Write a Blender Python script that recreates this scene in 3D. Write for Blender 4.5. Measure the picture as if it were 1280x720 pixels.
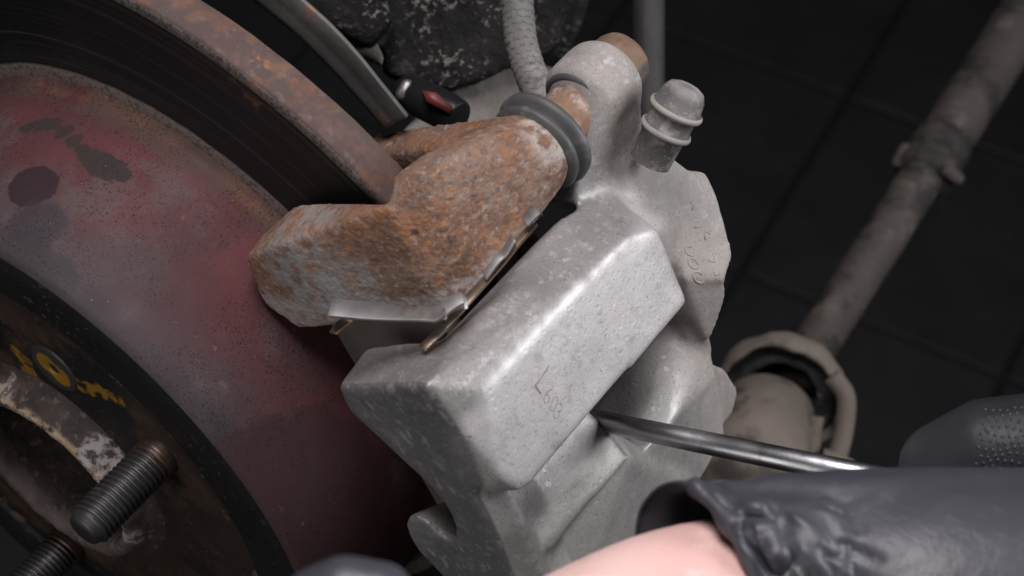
import bpy, bmesh, math, random
from mathutils import Vector, Matrix, noise
from mathutils.bvhtree import BVHTree
random.seed(4)
for o in list(bpy.data.objects): bpy.data.objects.remove(o)
scene = bpy.context.scene
col = scene.collection

# ---------------------------------------------------------------- camera
F = 640 / math.tan(math.radians(14))          # focal length in pixels of a 1280 px wide picture
PITCH = math.radians(50.9)
CAM_H = 1.717
cam_d = bpy.data.cameras.new('camera')
cam = bpy.data.objects.new('camera', cam_d); col.objects.link(cam); scene.camera = cam
CAM_R = Matrix(((1, 0, 0), (0, math.sin(PITCH), -math.cos(PITCH)), (0, math.cos(PITCH), math.sin(PITCH))))
CAM_M = Matrix.Translation((0, 0, CAM_H)) @ CAM_R.to_4x4()
cam.matrix_world = CAM_M
cam_d.sensor_width = 36; cam_d.lens = 18 / math.tan(math.radians(14))
cam_d.clip_start = 0.02; cam_d.clip_end = 60
cam_d.dof.use_dof = True; cam_d.dof.focus_distance = 0.490; cam_d.dof.aperture_fstop = 23

# ---------------------------------------------------------------- light
world = bpy.data.worlds.new('World'); scene.world = world; world.use_nodes = True
world.node_tree.nodes['Background'].inputs[0].default_value = (0.75, 0.8, 1, 1)
world.node_tree.nodes['Background'].inputs[1].default_value = 0.015
def area(name, pos, target, size, size_y, power, colour=(1, 1, 1)):
    """A rectangular lamp; pos and target in camera millimetres."""
    d = bpy.data.lights.new(name, 'AREA'); d.shape = 'RECTANGLE'; d.size = size; d.size_y = size_y
    d.energy = power; d.color = colour
    o = bpy.data.objects.new(name, d); col.objects.link(o)
    p = CAM_M @ (Vector(pos) * .001); t = CAM_M @ (Vector(target) * .001)
    o.matrix_world = Matrix.Translation(p) @ (t - p).to_track_quat('-Z', 'Y').to_matrix().to_4x4()
    return o
area('key_lamp', (-40, 540, 190), (10, -10, -480), .46, .30, 8.2, (1, .95, .965))
area('fill_lamp', (-470, -330, 40), (-60, -20, -500), .5, .4, 1.9, (1, .98, .97))
area('side_lamp', (800, 190, -170), (40, -20, -470), .42, .42, 6.5, (.97, .97, 1))
scene.view_settings.view_transform = 'Standard'; scene.view_settings.look = 'None'
scene.view_settings.exposure = 0; scene.view_settings.gamma = 1

# ---------------------------------------------------------------- frames
def rayv(x, y): return Vector(((x - 640) / F, -(y - 360) / F, -1.0))
def P(x, y, z):
    """The point seen at picture pixel x, y at depth z mm (camera millimetres)."""
    return rayv(x, y) * z
_th, _ph = math.radians(227.6267), math.radians(30.995)
AX = Vector((math.cos(_ph) * math.cos(_th), math.cos(_ph) * math.sin(_th), math.sin(_ph)))   # wheel axle, outward
_u = AX.cross(Vector((0, 0, 1))).normalized(); _v = _u.cross(AX)
RC = math.cos(math.radians(125)) * _u + math.sin(math.radians(125)) * _v                     # radial at the caliper
TC = AX.cross(RC)
DC = Vector(((239.93 - 640) / F, -(421.33 - 360) / F, -1.0)) * 570.0                         # disc centre
BR = Matrix((AX, TC, RC)).transposed()                                                       # brake frame -> camera mm
BRAKE = CAM_M @ Matrix.Translation(DC * .001) @ BR.to_4x4()                                  # brake frame (m) -> world
def K(x, y, ax, val):
    """Brake-frame point (a outward along axle, t tangential, r radial; mm) on the plane ax = val."""
    n = (AX, TC, RC)['atr'.index(ax)]
    d = rayv(x, y)
    q = d * ((val + n.dot(DC)) / n.dot(d)) - DC
    return Vector((AX.dot(q), TC.dot(q), RC.dot(q)))
def to_brake(p):
    q = p - DC
    return Vector((AX.dot(q), TC.dot(q), RC.dot(q)))

# ---------------------------------------------------------------- object helpers
ORIG = {}
def thing(name, label, cat, origin, frame=BRAKE, group=None, kind=None):
    o = bpy.data.objects.new(name, None); col.objects.link(o); o.empty_display_size = .01
    o.matrix_world = frame @ Matrix.Translation(Vector(origin) * .001)
    o['label'] = label; o['category'] = cat
    if group: o['group'] = group
    if kind: o['kind'] = kind
    ORIG[o.name] = Vector(origin)
    return o
def link(name, me, mat, parent, label=None):
    o = bpy.data.objects.new(name, me); col.objects.link(o)
    if mat and not me.materials: me.materials.append(mat)
    if parent: o.parent = parent
    if label: o['label'] = label
    return o
def root_of(p):
    while p.parent: p = p.parent
    return p
def bm_obj(name, bm, mat, parent, smooth=True, label=None, mods=None):
    """Mesh given in frame millimetres -> object under its thing."""
    og = ORIG[root_of(parent).name]
    for v in bm.verts: v.co = (v.co - og) * .001
    bmesh.ops.recalc_face_normals(bm, faces=bm.faces)
    me = bpy.data.meshes.new(name); bm.to_mesh(me); bm.free()
    for p in me.polygons: p.use_smooth = smooth
    o = link(name, me, mat, parent, label)
    if mods: mods(o)
    return o
def hull(bm, pts):
    vs = [bm.verts.new(p) for p in pts]
    r = bmesh.ops.convex_hull(bm, input=vs)
    bmesh.ops.delete(bm, geom=[g for g in r['geom_interior'] if isinstance(g, bmesh.types.BMVert)], context='VERTS')
    loose = [v for v in vs if v.is_valid and not v.link_faces]
    bmesh.ops.delete(bm, geom=loose, context='VERTS')
def bakemods(o):
    dg = bpy.context.evaluated_depsgraph_get(); dg.update()
    me = bpy.data.meshes.new_from_object(o.evaluated_get(dg))
    old = o.data; o.modifiers.clear(); me.name = old.name; o.data = me
    for p in me.polygons: p.use_smooth = True
    bpy.data.meshes.remove(old)
def cast(o, voxel=.8, it=14, disp=(), sub=0):
    """Fuse the solids into one skin, round its edges and give it a cast or pitted relief."""
    m = o.modifiers.new('fuse', 'REMESH'); m.mode = 'VOXEL'; m.voxel_size = voxel * .001; m.use_smooth_shade = True
    m = o.modifiers.new('round', 'SMOOTH'); m.factor = .5; m.iterations = it
    if sub: m = o.modifiers.new('refine', 'SUBSURF'); m.levels = 1; m.render_levels = 1
    for i, (scale, strength, kind) in enumerate(disp):
        t = bpy.data.textures.new(o.name + '_relief', kind)
        t.noise_scale = scale * .001
        if kind == 'CLOUDS': t.noise_depth = 3
        m = o.modifiers.new('relief', 'DISPLACE'); m.texture = t; m.strength = strength * .001; m.mid_level = .5
        m.texture_coords = 'LOCAL'
    bakemods(o)
def lathe(bm, profile, seg=96, axis=None, a0=0, a1=2 * math.pi):
    """Revolve (along, radius) pairs about axis = (origin, direction)."""
    if axis is None: axis = (Vector((0, 0, 0)), Vector((1, 0, 0)))
    og, d = axis; d = d.normalized()
    e1 = d.orthogonal().normalized(); e2 = d.cross(e1)
    full = abs(a1 - a0 - 2 * math.pi) < 1e-6
    n = seg if full else seg + 1
    rings = []
    for (h, r) in profile:
        if r < 1e-4: rings.append([bm.verts.new(og + d * h)]); continue
        rings.append([bm.verts.new(og + d * h + (e1 * math.cos(a0 + (a1 - a0) * i / seg) + e2 * math.sin(a0 + (a1 - a0) * i / seg)) * r) for i in range(n)])
    for A, Bn in zip(rings, rings[1:]):
        m = seg if full else seg
        for i in range(m):
            j = (i + 1) % n
            if len(A) == 1 and len(Bn) == 1: continue
            if len(A) == 1: bm.faces.new((A[0], Bn[i], Bn[j]))
            elif len(Bn) == 1: bm.faces.new((A[i], Bn[0], A[j]))
            else: bm.faces.new((A[i], Bn[i], Bn[j], A[j]))
def tube(bm, pts, radii, seg=16, caps=True):
    """Round tube through points."""
    if not hasattr(radii, '__len__'): radii = [radii] * len(pts)
    pts = [Vector(p) for p in pts]
    rings = []; e1 = None
    for i, p in enumerate(pts):
        d = (pts[min(i + 1, len(pts) - 1)] - pts[max(i - 1, 0)]).normalized()
        if e1 is None: e1 = d.orthogonal().normalized()
        e1 = (e1 - d * e1.dot(d)).normalized(); e2 = d.cross(e1)
        rings.append([bm.verts.new(p + (e1 * math.cos(2 * math.pi * k / seg) + e2 * math.sin(2 * math.pi * k / seg)) * radii[i]) for k in range(seg)])
    for A, Bn in zip(rings, rings[1:]):
        for k in range(seg): bm.faces.new((A[k], A[(k + 1) % seg], Bn[(k + 1) % seg], Bn[k]))
    if caps:
        bm.faces.new(rings[0][::-1]); bm.faces.new(rings[-1])
def capsule(bm, p, q, rp, rq, n=10):
    pts = []
    for c, r in ((Vector(p), rp), (Vector(q), rq)):
        for i in range(n):
            z = -1 + 2 * (i + .5) / n; w = math.sqrt(1 - z * z)
            for k in range(n):
                an = 2 * math.pi * (k + .5 * (i % 2)) / n
                pts.append(c + Vector((w * math.cos(an), w * math.sin(an), z)) * r)
    hull(bm, pts)
def spline(pts, n=8):
    """Catmull-Rom through points."""
    pts = [Vector(p) for p in pts]; q = [pts[0] * 2 - pts[1]] + pts + [pts[-1] * 2 - pts[-2]]
    out = []
    for i in range(1, len(q) - 2):
        for k in range(n):
            t = k / n; a, b, c, d = q[i - 1:i + 3]
            out.append(.5 * ((2 * b) + (c - a) * t + (2 * a - 5 * b + 4 * c - d) * t * t + (3 * b - a - 3 * c + d) * t ** 3))
    return out + [pts[-1]]
def ribbon(bm, pts, width, thick):
    """Bent sheet-metal strip: polyline pts swept by the width vector(s) with a thickness."""
    pts = [Vector(p) for p in pts]
    ws = width if isinstance(width, list) else [Vector(width)] * len(pts)
    rows = []
    for i, p in enumerate(pts):
        d = (pts[min(i + 1, len(pts) - 1)] - pts[max(i - 1, 0)]).normalized()
        n = d.cross(ws[i].normalized()).normalized() * thick * .5
        rows.append([bm.verts.new(p - n), bm.verts.new(p + ws[i] - n), bm.verts.new(p + ws[i] + n), bm.verts.new(p + n)])
    for A, Bn in zip(rows, rows[1:]):
        for k in range(4): bm.faces.new((A[k], A[(k + 1) % 4], Bn[(k + 1) % 4], Bn[k]))
    bm.faces.new(rows[0][::-1]); bm.faces.new(rows[-1])

# ---------------------------------------------------------------- materials
def material(name, base, layers=(), rough=.6, metal=0., bump=(), rough_noise=None, origin=(0, 0, 0), spec=.5, sss=None, coat=0):
    """base = colour or (c1, c2, noise scale); layers = [(colour, amount, [masks...])]; bump = [(kind, scale, height mm)].
    Coordinates are object coordinates in metres."""
    m = bpy.data.materials.new(name); m.use_nodes = True
    nt = m.node_tree; N = nt.nodes; L = nt.links
    b = N['Principled BSDF']
    tc = N.new('ShaderNodeTexCoord').outputs['Object']
    og = Vector(origin)
    def math_(op, a, bb=None, clamp=False):
        n = N.new('ShaderNodeMath'); n.operation = op; n.use_clamp = clamp
        for i, s in enumerate((a, bb)):
            if s is None: continue
            if isinstance(s, (int, float)): n.inputs[i].default_value = s
            else: L.new(s, n.inputs[i])
        return n.outputs[0]
    def ramp(s, lo, hi):
        n = N.new('ShaderNodeMapRange'); n.interpolation_type = 'SMOOTHSTEP'
        if lo > hi:
            n.inputs[1].default_value = hi; n.inputs[2].default_value = lo; n.inputs[3].default_value = 1; n.inputs[4].default_value = 0
        else:
            n.inputs[1].default_value = lo; n.inputs[2].default_value = hi
        L.new(s, n.inputs[0]); return n.outputs[0]
    def mapped(seed=0, stretch=None):
        n = N.new('ShaderNodeMapping'); n.inputs['Location'].default_value = (seed * .37, seed * .71, seed * .13)
        if stretch: n.inputs['Scale'].default_value = stretch
        L.new(tc, n.inputs[0]); return n.outputs[0]
    def noise_(scale, detail=6, seed=0, stretch=None, rough_=.6, dist=0):
        n = N.new('ShaderNodeTexNoise'); n.inputs['Scale'].default_value = scale; n.inputs['Detail'].default_value = detail
        n.inputs['Roughness'].default_value = rough_; n.inputs['Distortion'].default_value = dist
        L.new(mapped(seed, stretch), n.inputs['Vector']); return n.outputs['Fac']
    def polar(kr, ka, ks=0):
        s = N.new('ShaderNodeSeparateXYZ'); L.new(tc, s.inputs[0])
        r = math_('SQRT', math_('ADD', math_('MULTIPLY', s.outputs[1], s.outputs[1]), math_('MULTIPLY', s.outputs[2], s.outputs[2])))
        an = math_('ARCTAN2', s.outputs[1], s.outputs[2])
        c = N.new('ShaderNodeCombineXYZ'); L.new(math_('MULTIPLY', r, kr), c.inputs[0]); L.new(math_('MULTIPLY', an, ka), c.inputs[1])
        L.new(math_('MULTIPLY', s.outputs[0], ks), c.inputs[2])
        return c.outputs[0], r, an
    def mask(s):
        k = s[0]
        if k == 'noise':
            _, sc, lo, hi = s[:4]; kw = s[4] if len(s) > 4 else {}
            return ramp(noise_(sc, **kw), lo, hi)
        if k == 'speck':
            n = N.new('ShaderNodeTexVoronoi'); n.inputs['Scale'].default_value = s[1]; n.inputs['Randomness'].default_value = 1
            L.new(mapped(s[4] if len(s) > 4 else 0), n.inputs['Vector']); return ramp(n.outputs['Distance'], s[3], s[2])
        if k == 'axis':
            x = N.new('ShaderNodeSeparateXYZ'); L.new(tc, x.inputs[0]); v = x.outputs[s[1]]
            if len(s) > 4:
                v = math_('ADD', v, math_('MULTIPLY', math_('SUBTRACT', noise_(s[5]), .5), s[4] * .001))
            return ramp(v, (s[2] - og[s[1]]) * .001, (s[3] - og[s[1]]) * .001)
        if k == 'sph':
            _, c, r0, r1 = s[:4]; amp = s[4] if len(s) > 4 else 0; sc = s[5] if len(s) > 5 else 120
            dv = N.new('ShaderNodeVectorMath'); dv.operation = 'DISTANCE'; L.new(tc, dv.inputs[0]); dv.inputs[1].default_value = (Vector(c) - og) * .001
            v = dv.outputs['Value']
            if amp: v = math_('ADD', v, math_('MULTIPLY', math_('SUBTRACT', noise_(sc), .5), amp * .002))
            return ramp(v, r1 * .001, r0 * .001)
        if k == 'ring':
            _, r, _a = polar(1, 1)
            if len(s) > 3: r = math_('ADD', r, math_('MULTIPLY', math_('SUBTRACT', noise_(s[4]), .5), s[3] * .002))
            return ramp(r, s[1] * .001, s[2] * .001)
        if k == 'polar':
            vec, _, _a = polar(s[1], s[2], s[5] if len(s) > 5 else 0)
            n = N.new('ShaderNodeTexNoise'); n.inputs['Scale'].default_value = 1; n.inputs['Detail'].default_value = 5
            L.new(vec, n.inputs['Vector']); return ramp(n.outputs['Fac'], s[3], s[4])
        if k == 'edge':
            g = N.new('ShaderNodeNewGeometry'); return ramp(g.outputs['Pointiness'], s[1], s[2])
        if k == 'not':
            return math_('SUBTRACT', 1.0, mask(s[1]))
        if k == 'max':
            return math_('MAXIMUM', mask(s[1]), mask(s[2]))
    if isinstance(base[0], (tuple, list)):
        mx = N.new('ShaderNodeMix'); mx.data_type = 'RGBA'
        mx.inputs[6].default_value = (*base[0], 1); mx.inputs[7].default_value = (*base[1], 1)
        L.new(ramp(noise_(base[2], 8), .3, .7), mx.inputs[0]); c = mx.outputs[2]
    else:
        rg = N.new('ShaderNodeRGB'); rg.outputs[0].default_value = (*base, 1); c = rg.outputs[0]
    rsock = None; msock = None
    if rough_noise:
        mr = N.new('ShaderNodeMapRange'); L.new(noise_(rough_noise[0]), mr.inputs[0]); mr.inputs[1].default_value = .3; mr.inputs[2].default_value = .7
        mr.inputs[3].default_value = rough_noise[1]; mr.inputs[4].default_value = rough_noise[2]; rsock = mr.outputs[0]
    for ly in layers:
        colr, amt, masks = ly[:3]; props = ly[3] if len(ly) > 3 else {}
        f = None
        for s in masks:
            v = mask(s); f = v if f is None else math_('MULTIPLY', f, v)
        f = math_('MULTIPLY', f, amt, True)
        mx = N.new('ShaderNodeMix'); mx.data_type = 'RGBA'; L.new(f, mx.inputs[0]); L.new(c, mx.inputs[6]); mx.inputs[7].default_value = (*colr, 1); c = mx.outputs[2]
        for key in props:
            cur = rsock if key == 'rough' else msock
            mf = N.new('ShaderNodeMix'); L.new(f, mf.inputs[0])
            if cur is None: mf.inputs[2].default_value = rough if key == 'rough' else metal
            else: L.new(cur, mf.inputs[2])
            mf.inputs[3].default_value = props[key]
            if key == 'rough': rsock = mf.outputs[0]
            else: msock = mf.outputs[0]
    L.new(c, b.inputs['Base Color'])
    b.inputs['Roughness'].default_value = rough; b.inputs['Metallic'].default_value = metal
    if rsock: L.new(rsock, b.inputs['Roughness'])
    if msock: L.new(msock, b.inputs['Metallic'])
    b.inputs['Specular IOR Level'].default_value = spec
    if coat: b.inputs['Coat Weight'].default_value = coat
    if sss:
        b.inputs['Subsurface Weight'].default_value = sss; b.inputs['Subsurface Radius'].default_value = (.004, .0015, .001)
    h = None
    for (kind, sc, amp) in [x[:3] for x in bump]:
        if kind == 'noise': v = noise_(sc, 8)
        elif kind == 'pit':
            n = N.new('ShaderNodeTexVoronoi'); n.inputs['Scale'].default_value = sc; L.new(mapped(3), n.inputs['Vector']); v = ramp(n.outputs['Distance'], .05, .35)
        elif kind == 'cell':
            n = N.new('ShaderNodeTexVoronoi'); n.inputs['Scale'].default_value = sc; L.new(mapped(1), n.inputs['Vector']); v = n.outputs['Distance']
        elif kind == 'polar':
            vec, _, _a = polar(sc, 1.2); n = N.new('ShaderNodeTexNoise'); n.inputs['Scale'].default_value = 1; L.new(vec, n.inputs['Vector']); v = n.outputs['Fac']
        v = math_('MULTIPLY', v, amp * .001)
        h = v if h is None else math_('ADD', h, v)
    if h is not None:
        bp = N.new('ShaderNodeBump'); bp.inputs['Strength'].default_value = 1; bp.inputs['Distance'].default_value = 1
        L.new(h, bp.inputs['Height']); L.new(bp.outputs[0], b.inputs['Normal'])
    return m

#%% ------------------------------------------------------------- floor
floor_mat = material('grout', (.012, .012, .013), rough=.8)
tile_mat = material('dark_floor_tile', ((.026, .026, .028), (.036, .0355, .038), 9), [((.075, .07, .066), .35, [('noise', 30, .55, .75)])], rough=.55, bump=[('noise', 60, .25)])
def floor_at(x, y):
    d = CAM_R @ rayv(x, y); s = -CAM_H / d.z
    return Vector((d.x * s, d.y * s, 0))
fl = bpy.data.objects.new('floor', None); col.objects.link(fl); fl['kind'] = 'structure'; fl['label'] = 'dark garage floor of large square tiles far below the brake'
g0 = floor_at(1060, 120); g1 = floor_at(925, 341)
e1 = (g0 - g1).normalized(); e2 = Vector((e1.y, -e1.x, 0)); TS = .300
bm = bmesh.new()
vs = [bm.verts.new(Vector((x, y, -.006))) for x, y in ((-9, -6), (9, -6), (9, 12), (-9, 12))]; bm.faces.new(vs)
me = bpy.data.meshes.new('grout_bed'); bm.to_mesh(me); bm.free(); link('grout_bed', me, floor_mat, fl)
def tile_mesh():
    bm = bmesh.new(); bmesh.ops.create_cube(bm, size=1)
    for v in bm.verts: v.co = Vector((v.co.x * (TS - .007), v.co.y * (TS - .007), v.co.z * .010))
    bmesh.ops.bevel(bm, geom=bm.edges[:], offset=.0015, segments=1, affect='EDGES')
    me = bpy.data.meshes.new('tile'); bm.to_mesh(me); bm.free(); me.materials.append(tile_mat); return me
tm = tile_mesh()
for i in range(-6, 9):
    for j in range(-7, 8):
        t = bpy.data.objects.new('tile', tm); col.objects.link(t); t.parent = fl
        c = g1 + e1 * TS * (i + .5) + e2 * TS * (j + .5)
        t.matrix_world = Matrix.Translation((c.x, c.y, -.004 + random.uniform(-.0006, .0006))) @ Matrix.Rotation(math.atan2(e1.y, e1.x), 4, 'Z')

#%% ------------------------------------------------------------- brake disc
disc = thing('brake_disc', 'worn brake disc with a dusty red hat and rusty rim', 'brake disc', (0, 0, 0))
red = (.20, .062, .068)
ring_mat = material('swept_iron', (.008, .0085, .0095), [
    ((.032, .030, .030), .6, [('polar', 900, .6, .5, .75)]),
    ((.075, .072, .07), .8, [('ring', 116, 123), ('polar', 2600, .3, .52, .66)]),
    ((.008, .008, .008), .8, [('polar', 400, .3, .5, .7)]),
    ((.17, .135, .12), .9, [('ring', 92.8, 91.8, .5, 200)]),
    ((.03, .025, .023), .6, [('ring', 92.5, 91.5), ('noise', 900, .48, .6)]),
    ((.15, .125, .115), .9, [('ring', 123.9, 124.5, .35, 300)]),
    ((.03, .026, .025), .75, [('ring', 123.9, 124.5), ('noise', 1300, .46, .58)]),
    ((.078, .052, .047), 1, [('ring', 127.6, 128.2)], {'metal': 0, 'rough': .8}),
    ((.19, .085, .045), .7, [('ring', 127.8, 128.3), ('noise', 60, .52, .66)]),
    ((.11, .07, .06), .8, [('ring', 127.8, 128.3), ('noise', 130, .5, .62, {'seed': 4})]),
    ((.14, .105, .097), .6, [('ring', 127.8, 128.3), ('noise', 300, .56, .68, {'seed': 7})]),
    ((.30, .13, .05), .9, [('sph', K(330, 95, 'a', -5), 1, 9, 5, 300), ('noise', 220, .48, .6)]),
    ((.07, .066, .065), .55, [('polar', 3000, .25, .57, .68), ('polar', 300, 2.5, .42, .6)]),
], rough=.42, metal=.15, bump=[('polar', 1600, .05), ('noise', 900, .05)], rough_noise=(40, .36, .6), spec=.3)
bm = bmesh.new()
prof = [(0.2, 86), (.35, 88), (.45, 91.2), (.05, 92.2), (0, 92.6), (0, 124.4), (.1, 124.8), (.5, 125.1), (.45, 127.2), (.1, 128.1), (-.5, 128.55),
        (-9, 128.55), (-9.4, 128.1), (-9.6, 127), (-9.6, 60), (0.2, 60), (.2, 86)]
lathe(bm, prof, 384)
for v in bm.verts:
    r = math.hypot(v.co.y, v.co.z)
    if r > 126:
        n = noise.noise(v.co * .35) * .18 + noise.noise(v.co * .09) * .2
        v.co.y *= 1 + n / r; v.co.z *= 1 + n / r
def edge_split(o):
    m = o.modifiers.new('bevel', 'BEVEL'); m.width = .0001; m.segments = 1; m.limit_method = 'ANGLE'; m.angle_limit = math.radians(50)
bm_obj('friction_ring', bm, ring_mat, disc, mods=edge_split)
def hat_pt(x, y, rad=86.3):
    d = rayv(x, y); dd = Vector((AX.dot(d), TC.dot(d), RC.dot(d))); o0 = to_brake(Vector((0, 0, 0)))
    A = dd.y ** 2 + dd.z ** 2; Bq = o0.y * dd.y + o0.z * dd.z; Cq = o0.y ** 2 + o0.z ** 2 - rad ** 2
    return o0 + dd * ((-Bq - math.sqrt(max(Bq * Bq - A * Cq, 0))) / A)
hp = hat_pt
hat_mat = material('dusty_red_hat', ((.094, .033, .036), (.072, .032, .035), 40), [
    ((.13, .038, .041), .55, [('sph', hp(250, 230), 16, 40, 16, 50), ('noise', 70, .36, .6, {'seed': 51})]),
    ((.070, .052, .055), .7, [('noise', 30, .46, .66, {'seed': 2}), ('axis', 0, 12, 34, 16, 30)]),
    ((.058, .050, .055), .7, [('axis', 0, 26, 46, 22, 30)]),
    ((.10, .078, .078), .6, [('noise', 55, .52, .7, {'seed': 31})]),
    ((.028, .026, .03), .5, [('axis', 0, 42, 49, 5, 40)]),
    ((.25, .12, .065), .6, [('axis', 0, 5.5, 2, 2, 120), ('noise', 60, .4, .6)]),
    ((.085, .056, .048), .85, [('axis', 0, 8, 5, 3, 80), ('noise', 35, .35, .6)]),
    ((.05, .027, .030), .75, [('sph', hp(385, 660), 27, 30, 6, 70)]),
    ((.05, .027, .030), .75, [('sph', hp(330, 595), 13, 15, 5, 90)]),
    ((.03, .017, .021), .95, [('sph', hp(40, 228), 6.2, 6.9, 1.6, 200)]),
    ((.036, .030, .036), .8, [('sph', hp(45, 275), 5, 9, 4, 120)]),
    ((.034, .030, .033), .8, [('sph', hp(20, 312), 6, 9, 4, 120)]), ((.034, .030, .033), .8, [('sph', hp(70, 340), 4, 7, 3, 120)]),
] + [((.036, .028, .027), .92, [('sph', hp(x, y), r_, r_ + .9, 2.4, 380)]) for x, y, r_ in ((34, 158, 1.7), (50, 155, 2.1), (66, 155, 2.2), (80, 163, 1.9), (92, 174, 1.7), (102, 186, 1.9), (114, 196, 2.8), (128, 206, 3.2), (142, 212, 3.1), (152, 217, 2.0))] + [
    ((.018, .012, .014), .9, [('noise', 1900, .56, .62), ('noise', 60, .34, .56, {'seed': 13})]),
    ((.03, .02, .022), .7, [('noise', 800, .60, .66), ('noise', 40, .42, .6, {'seed': 14})]),
    ((.03, .022, .024), .8, [('speck', 900, .12, .2), ('noise', 40, .45, .6)]),
    ((.20, .16, .16), .55, [('noise', 180, .66, .76, {'seed': 9})]),
    ((.32, .29, .28), .8, [('speck', 420, .035, .055, 5), ('noise', 60, .5, .6)]),
    ((.38, .035, .07), .8, [('sph', hp(358, 562), .8, 1.2)]), ((.38, .035, .07), .8, [('sph', hp(347, 574), .8, 1.2)]),
    ((.8, .8, .8), 1, [('sph', hp(43, 219), .45, .7)]),
], rough=.6, bump=[('noise', 900, .06), ('noise', 200, .08)], rough_noise=(60, .5, .75), spec=.18)
bm = bmesh.new()
lathe(bm, [(0.1, 88.6), (.5, 88.4), (1.0, 87.6), (2.2, 86.9), (4, 86.6), (8, 86.4), (20, 85.8), (35, 85.0), (46, 84.4), (49, 84.0), (50.2, 83.4), (50.8, 82.3)], 288)
bm_obj('hat', bm, hat_mat, disc)
face_mat = material('crusted_black_paint', (.011, .0105, .0105), [
    ((.06, .045, .038), .8, [('noise', 500, .58, .66), ('noise', 70, .46, .6, {'seed': 23})]),
    ((.22, .19, .17), .7, [('noise', 800, .66, .72), ('noise', 50, .46, .6, {'seed': 24})]),
    ((.055, .033, .023), .9, [('ring', 66, 60, 4, 80), ('noise', 45, .45, .62)]),
    ((.03, .02, .016), .8, [('ring', 66.5, 65), ('noise', 25, .42, .6, {'seed': 5})]),
    ((.16, .10, .085), .75, [('ring', 67.5, 65.5), ('ring', 61, 64.8), ('noise', 190, .54, .64)]),
    ((.12, .085, .07), .6, [('noise', 320, .64, .72, {'seed': 3})]),
    ((.30, .29, .29), .7, [('speck', 560, .03, .06), ('noise', 60, .42, .6)]),
    ((.40, .40, .40), .8, [('speck', 260, .022, .03, 6), ('noise', 40, .45, .6)]),
] + [((.22, .115, .010), .92, [('sph', K(x, y, 'a', 50), r_ + .4, r_ + 1.4, 2.4, 260), ('noise', 300, .38, .52)]) for x, y, r_ in ((20, 440, 1.2), (30, 450, 1.8), (38, 466, 2.2), (46, 480, 1.6), (100, 482, 1.5), (112, 486, 1.7), (126, 490, 1.6), (138, 495, 1.3), (150, 501, .8))], rough=.5, bump=[('noise', 260, .35), ('noise', 900, .12)], rough_noise=(60, .42, .75), spec=.22)
bm = bmesh.new()
lathe(bm, [(50.8, 82.4), (51.1, 81.2), (51.1, 67.3), (50.7, 66.6), (49.6, 66.2), (49.6, 65.5), (49.9, 64.9), (50, 62), (49.95, 31.2)], 240)
bm_obj('mounting_face', bm, face_mat, disc)
# screw with yellow paint mark
scr = K(68, 460, 'a', 50)
screw_mat = material('painted_screw', (.030, .028, .026), [((.24, .125, .008), .95, [('sph', K(60, 455, 'a', 50.4), 3.2, 4.0, 1, 250), ('noise', 90, .28, .4)]), ((.24, .125, .008), .95, [('sph', K(74, 468, 'a', 50.4), 3.4, 4.2, 1, 250)]), ((.02, .015, .01), .8, [('noise', 240, .6, .68)])], rough=.5, bump=[('noise', 300, .2)])
bm = bmesh.new(); ax_s = (Vector((0, scr.y, scr.z)), Vector((1, 0, 0)))
lathe(bm, [(49.0, 8.4), (49.0, 7.7), (50.0, 7.6), (50.4, 7.2), (50.5, 6.6), (50.5, 2.2), (50.35, 1.9), (49.7, 1.6), (49.6, 0)], 40, ax_s)
bm_obj('retaining_screw', bm, screw_mat, disc)
#%% ------------------------------------------------------------- hub and studs
hub = thing('wheel_hub', 'rusty wheel hub centre with a white crusted rim and threaded studs', 'wheel hub', (40, 0, 0))
ho = (40, 0, 0)
hub_mat = material('crusted_hub', ((.045, .03, .025), (.022, .016, .015), 120), [
    ((.10, .075, .07), .7, [('axis', 0, 50.5, 53, 2, 100), ('noise', 90, .4, .6)]),
    ((.34, .235, .14), .95, [('axis', 0, 56.2, 57.2, 2, 120), ('noise', 260, .40, .54), ('sph', K(70, 545, 'a', 57), 17, 26, 6, 90)]),
    ((.36, .335, .33), .8, [('sph', K(125, 568, 'a', 54), 4.5, 6.5, 5, 150), ('noise', 330, .42, .56, {'seed': 8})]),
    ((.34, .31, .30), .8, [('sph', K(165, 655, 'a', 54), 3.5, 6, 5, 150), ('noise', 330, .42, .56, {'seed': 8})]),
    ((.42, .36, .30), .8, [('sph', K(10, 490, 'a', 54), 3, 6, 5, 150), ('noise', 330, .45, .58, {'seed': 8})]),
    ((.40, .34, .28), .8, [('axis', 0, 56.6, 57.5), ('noise', 300, .5, .58, {'seed': 3}), ('sph', K(70, 545, 'a', 57), 17, 28, 6, 90)]),
    ((.14, .10, .085), .7, [('noise', 420, .56, .66, {'seed': 6})]),
], rough=.75, bump=[('noise', 300, .5), ('noise', 90, .6)], origin=ho)
bm = bmesh.new()
lathe(bm, [(48.5, 34.5), (50.6, 33.6), (51.2, 31.4), (53, 30.6), (56.2, 29.4), (57.4, 28.2), (57.6, 26.6), (57.1, 25.2), (55, 24.6), (50, 24.4), (36, 24.0), (26, 23.6), (24, 20), (23.5, 0)], 160)
for v in bm.verts:
    r = math.hypot(v.co.y, v.co.z)
    if v.co.x > 50 and r > 20:
        n = noise.noise(v.co * .3) * .5 + noise.noise(v.co * .9) * .25
        v.co.y *= 1 + n / r; v.co.z *= 1 + n / r; v.co.x += noise.noise(v.co * .4 + Vector((9, 0, 0))) * .4
bm_obj('hub_centre', bm, hub_mat, hub)
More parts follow.
